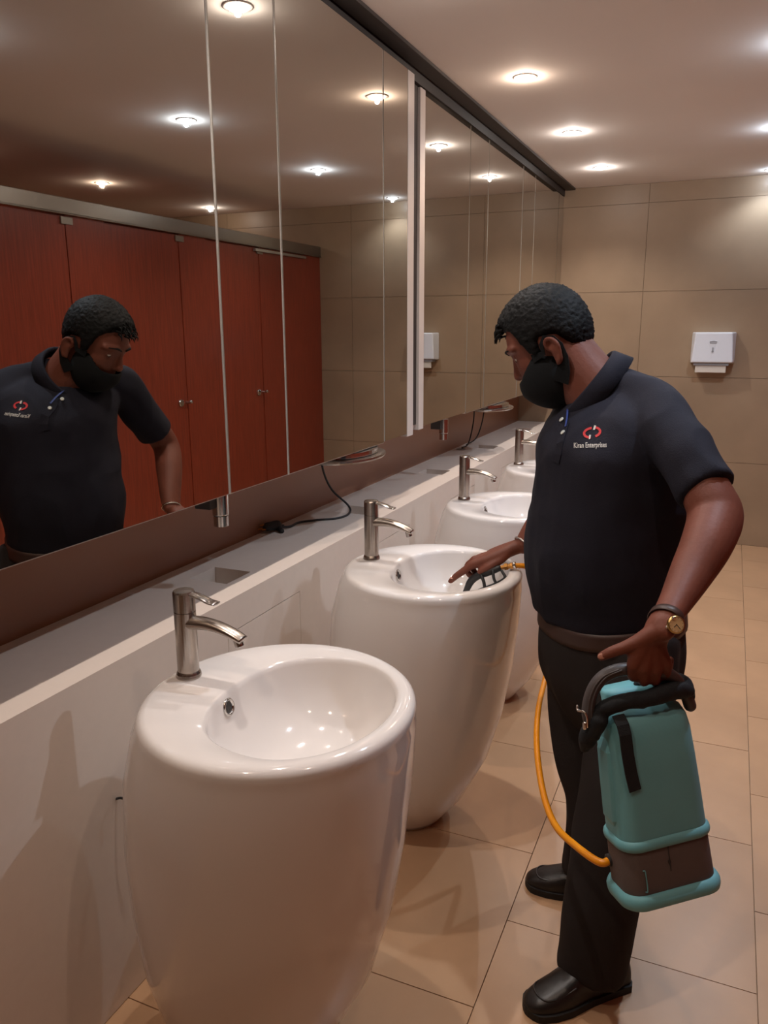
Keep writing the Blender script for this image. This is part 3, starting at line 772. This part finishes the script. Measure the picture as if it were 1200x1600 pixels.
mask = obj('face_mask', bm, 'black_cloth', man, smooth=True); mask['label'] = 'black cloth face mask worn below the nose'
sd = mask.modifiers.new('s', 'SOLIDIFY'); sd.thickness = .003; sd.offset = 1
for s in (-1, 1):
    bm = bmesh.new()
    lp = [(.034, .070, -.040), (.016, .077, -.026), (.008, .082, -.008), (-.006, .083, .003), (-.024, .084, -.010), (-.029, .083, -.034), (-.020, .081, -.060), (.000, .076, -.084), (.022, .068, -.102)]
    ws = [.022, .014, .010, .007, .006, .010, .020, .034, .040]
    RR = []
    pts = [H(x-.012*(i > 0), s*y, z-.019*(i > 0)) for i, (x, y, z) in enumerate(lp)]
    for i, p in enumerate(pts):
        tt = (pts[min(i+1, 8)]-pts[max(i-1, 0)]).normalized(); nn = (HL*s-tt*(HL*s).dot(tt)).normalized(); sdv = tt.cross(nn)
        RR.append([p+sdv*ws[i]/2, p+sdv*ws[i]/2+nn*.003, p-sdv*ws[i]/2+nn*.003, p-sdv*ws[i]/2])
    rings(bm, RR); obj('ear_loop', bm, 'black_cloth', mask)

# watch on the near wrist
wd_ = (wrL-at(1055, 942, 1.51)).normalized()
WMx = frame(wrL+wd_*-.004, wd_, (1, 0, .5))
watch = empty('w', (0, 0, 0)); bpy.data.objects.remove(watch)
bm = bmesh.new()
sR = [[WMx @ Vector((.0325*math.cos(t)*k, .0270*math.sin(t)*k, z)) for t in [2*PI*j/36 for j in range(36)]] for k, z in ((.98, -.008), (1.03, -.007), (1.03, .007), (.98, .008))]
rings(bm, sR, False, False); strap = obj('watch_strap', bm, 'belt_leather', man, smooth=True)
wc = at(1056, 976, 1.428); wn = (CP-wc).normalized()+Vector((.55, 0, .05))
bm = bmesh.new(); lathe(bm, [(.001, -.005), (.0155, -.005), (.0165, -.002), (.0165, .002), (.0140, .0035)], frame(wc, wn), 32, True, False); wcs = obj('watch_case', bm, 'gold', strap, smooth=True)
bm = bmesh.new(); lathe(bm, [(.001, .0028), (.0140, .0028)], frame(wc, wn), 32, False, False)
obj('watch_dial', bm, 'watch_dial', strap)
bm = bmesh.new(); F_ = frame(wc, wn); box(bm, (-.0006, -.001, .003), (.0006, .010, .0034), F_); box(bm, (-.001, -.0006, .003), (.007, .0006, .0034), F_)
for k in range(12):
    a = 2*PI*k/12; ellipsoid(bm, (.0118*math.cos(a), .0118*math.sin(a), .0031), (.0007, .0007, .0003), F_, 8, 5)
obj('watch_hands', bm, 'dark_hole', strap)
bm = bmesh.new()
for x, y in ((1052, 966), (1042, 980)): ellipsoid(bm, (0, 0, 0), (.003, .003, .003), Matrix.Translation(at(x, y, 1.425)), 10, 8)
obj('watch_lug', bm, 'silver', strap, smooth=True)
# steel bangle on the far wrist
bd_ = (wrR-elR).normalized(); BMx = frame(wrR-bd_*.003, bd_, (0, 1, 0)); bm = bmesh.new()
N = 36
for_ring = [BMx @ Vector((.036*math.cos(2*PI*j/N), .033*math.sin(2*PI*j/N), 0)) for j in range(N)]
R = []
for j in range(N+1):
    c_ = for_ring[j % N]; o_ = (c_-BMx.translation).normalized()
    R.append([c_+o_*.0018*math.cos(a)+bd_*.0028*math.sin(a) for a in [2*PI*q/10 for q in range(10)]])
rings(bm, R, False, False); bg = obj('bangle', bm, 'silver', man, smooth=True); bg['label'] = 'silver bangle on the far wrist'

# ------------------------------------------------------------------ turquoise sprayer box
P0 = Vector((-.031, 1.45, .4716)); BA_ = Vector((-.2018, .0861, 1)).normalized()
BW = Vector((math.cos(.5989), math.sin(.5989), 0)); BW = (BW-BA_*BW.dot(BA_)).normalized(); BD = BA_.cross(BW)
def B(w_, d_, t_): return P0+BW*w_+BD*d_+BA_*t_
spr = wthing('sprayer', tuple(P0)); tag(spr, 'turquoise plastic box sprayer with a grey band, hanging from the man near hand', 'sprayer')
def rrect(w_, d_, t_, r, ow=0, od=0, n=7, bow=0.):
    P = []
    for (sx, sy, a0) in ((1, 1, 0), (-1, 1, 90), (-1, -1, 180), (1, -1, 270)):
        for k in range(n+1):
            a = math.radians(a0+90*k/n); x = sx*(w_/2-r)+r*math.cos(a); y = sy*(d_/2-r)+r*math.sin(a)
            P.append(B(ow+x, od+y, t_+bow*(1-(2*x/w_)**2)))
    return P
def sec(name, rows, m, par=None, bow=0.):
    bm = bmesh.new(); rings(bm, [rrect(w_, d_, t_, r, ow, od, bow=bow) for w_, d_, t_, r, ow, od in rows]); return obj(name, bm, m, par or spr, smooth=True)
sec('base_flange', [(.196, .112, -.004, .036, 0, 0), (.206, .122, 0, .04, 0, 0), (.210, .126, .008, .042, 0, 0), (.210, .126, .016, .042, 0, 0), (.202, .118, .024, .038, 0, 0), (.190, .106, .026, .034, 0, 0)], 'turquoise')
bnd = sec('grey_band', [(.190, .106, .020, .034, 0, 0), (.190, .107, .028, .034, 0, 0), (.184, .107, .118, .034, 0, 0), (.182, .106, .122, .034, 0, 0)], 'grey_panel')
sec('rib', [(.184, .107, .110, .034, 0, 0), (.194, .116, .114, .038, 0, 0), (.196, .118, .120, .038, 0, 0), (.194, .116, .126, .038, 0, 0), (.184, .108, .132, .034, 0, 0)], 'turquoise')
shell = sec('tank', [(.184, .108, .124, .034, 0, 0), (.182, .108, .135, .034, 0, 0), (.178, .110, .20, .034, 0, 0), (.172, .112, .27, .034, 0, 0), (.166, .112, .325, .034, 0, 0), (.160, .108, .350, .034, 0, .002), (.148, .098, .366, .034, 0, .005), (.128, .080, .376, .030, -.003, .012), (.115, .062, .382, .026, -.006, .018), (.112, .058, .40, .024, -.008, .02), (.104, .05, .408, .02, -.008, .02)], 'turquoise')
# raised panel on the narrow side
bm = bmesh.new()
R = []
for t_, hw, k in ((.15, .016, 0), (.165, .026, .006), (.24, .027, .006), (.30, .026, .006), (.325, .016, 0)):
    wl = -(.184-(t_-.124)/.2*.018)/2
    R.append([B(wl+.004, hw, t_), B(wl-k, hw*.8, t_), B(wl-k, -hw*.8, t_), B(wl+.004, -hw, t_)])
rings(bm, R); obj('side_panel', bm, 'turquoise', spr, bevel=.003)
bm = bmesh.new(); M_ = Matrix(((BW.x, BD.x, BA_.x, P0.x), (BW.y, BD.y, BA_.y, P0.y), (BW.z, BD.z, BA_.z, P0.z), (0, 0, 0, 1)))
box(bm, (-.008, -.0552, .062), (-.0065, -.0525, .118), M_); box(bm, (-.011, -.0552, .078), (-.006, -.0525, .084), M_); obj('slit', bm, 'dark_hole', bnd)
bm = bmesh.new(); 
tube(bm, [M_ @ Vector(v) for v in ((-.064, -.0548, .034), (-.060, -.0550, .036), (-.060, -.0550, .072), (-.064, -.0550, .076))], .0012, 8); obj('label_edge', bm, 'turquoise', bnd)
# handle arch
hp = [at(925, 1140, 1.405), at(919, 1112, 1.405), at(926, 1080, 1.41), at(942, 1058, 1.42), at(966, 1047, 1.432), at(992, 1046, 1.448), at(1018, 1049, 1.456), at(1042, 1052, 1.475), at(1060, 1066, 1.492), at(1073, 1088, 1.505), at(1078, 1102, 1.51)]
bm = bmesh.new(); tube(bm, hp, [(.012, .013)]*11, 18, n=5); hd = obj('handle', bm, 'handle_grey', spr, smooth=True)
bm = bmesh.new(); tube(bm, [p+(CP-p).normalized()*.0125 for p in hp[:5]], .0022, 8, n=5); tube(bm, [p+(CP-p).normalized()*.0125+Vector((.006, 0, 0)) for p in hp[:5]], .0018, 8, n=5); obj('handle_rib', bm, 'handle_grey', hd, smooth=True)
# metal clip by the handle foot
bm = bmesh.new(); tube(bm, [at(902, 1103, 1.40), at(903, 1110, 1.395), at(912, 1112, 1.39), at(917, 1120, 1.388), at(918, 1136, 1.388)], .0022, 8, n=5)
tube(bm, [at(914, 1131, 1.388), at(914, 1137, 1.388)], .0045, 10); obj('metal_clip', bm, 'silver', spr, smooth=True)
# straps and padding round the neck of the tank
bm = bmesh.new()
tube(bm, [at(922, 1150, 1.415), at(940, 1112, 1.41), at(970, 1098, 1.42), at(1010, 1092, 1.44), at(1050, 1080, 1.47), at(1074, 1078, 1.50)], [(.016, .010), (.018, .013), (.017, .015), (.018, .015), (.020, .016), (.014, .014)], 18)
tube(bm, [at(1000, 1070, 1.50), at(1030, 1068, 1.52), at(1060, 1074, 1.52)], [.012, .020, .016], 16)
tube(bm, [at(1040, 1062, 1.50), at(1066, 1068, 1.505), at(1078, 1088, 1.51)], [.012, .018, .010], 14)
tube(bm, [at(935, 1125, 1.405), at(920, 1150, 1.41), at(914, 1168, 1.42)], [.018, .018, .010], 16)
fuse('strap_bundle', bm, 'strap_navy', spr, .004, 4, .5, wrinkle(.003, 30., 1., 2.))
bm = bmesh.new()
sp_ = [B(-.066, -.040, .376), B(-.066, -.055, .362), B(-.066, -.0595, .345), B(-.066, -.0585, .31), B(-.064, -.0575, .27), B(-.060, -.057, .235)]
ribbon(bm, sp_, [BA_, BA_-BD, -BD, -BD, -BD, -BD], .024, .003); obj('hanging_strap', bm, 'strap_navy', spr)
bm = bmesh.new(); lathe(bm, [(.010, -.006), (.012, -.005), (.012, .010), (.009, .012)], frame(B(-.088, .025, .066), -BW), 20); obj('hose_port', bm, 'dark_hole', spr)

# ------------------------------------------------------------------ orange hose and spray gun
gp = at(800, 884, 2.195)
h0 = B(-.090, .025, .066)
bm = bmesh.new()
tube(bm, [h0, h0-BW*.025, at(900, 1322, 1.46), at(868, 1290, 1.56), at(849, 1240, 1.66), at(839, 1170, 1.80), at(841, 1110, 1.97), at(852, 1060, 2.16), at(866, 1000, 2.22), at(866, 940, 2.23), at(848, 897, 2.225), at(822, 885, 2.21), gp], .0078, 16, n=8)
hs = obj('spray_hose', bm, 'orange_hose', None, smooth=True); tag(hs, 'orange-yellow hose looping from the turquoise sprayer past the man legs', 'hose')
gun = wthing('spray_gun', tuple(gp)); tag(gun, 'black trigger spray gun with brass fittings in the man far hand over the basin', 'spray gun')
gx = (at(770, 889, 2.19)-gp).normalized()
bm = bmesh.new(); lathe(bm, [(.007, -.004), (.0105, -.003), (.0105, .004), (.008, .005), (.008, .012), (.011, .013), (.011, .022), (.007, .024), (.007, .034)], frame(gp, gx), 6); obj('brass_fitting', bm, 'brass', gun)
bm = bmesh.new(); lathe(bm, [(.0095, 0), (.0105, .001), (.0105, .007), (.0095, .008)], frame(gp-gx*.012, gx), 20, False, False); obj('hose_clamp', bm, 'silver', gun)
bm = bmesh.new()
tube(bm, [at(779, 888, 2.19), at(765, 893, 2.185), at(748, 899, 2.18), at(736, 908, 2.18), at(728, 924, 2.18), at(721, 938, 2.18)], [.010, .012, .012, .0115, .009, .007], 16)
obj('gun_body', bm, 'black_rubber', gun, smooth=True)
bm = bmesh.new()
tube(bm, [at(784, 892, 2.17), at(789, 903, 2.16), at(776, 912, 2.16), at(760, 918, 2.16), at(748, 922, 2.16)], [.004, .005, .0055, .005, .004], 12)
tube(bm, [at(770, 893, 2.17), at(772, 905, 2.16), at(777, 914, 2.16)], .0045, 10)
tube(bm, [at(752, 899, 2.17), at(756, 910, 2.16), at(758, 924, 2.16)], .0050, 10)
obj('trigger', bm, 'black_rubber', gun, smooth=True)
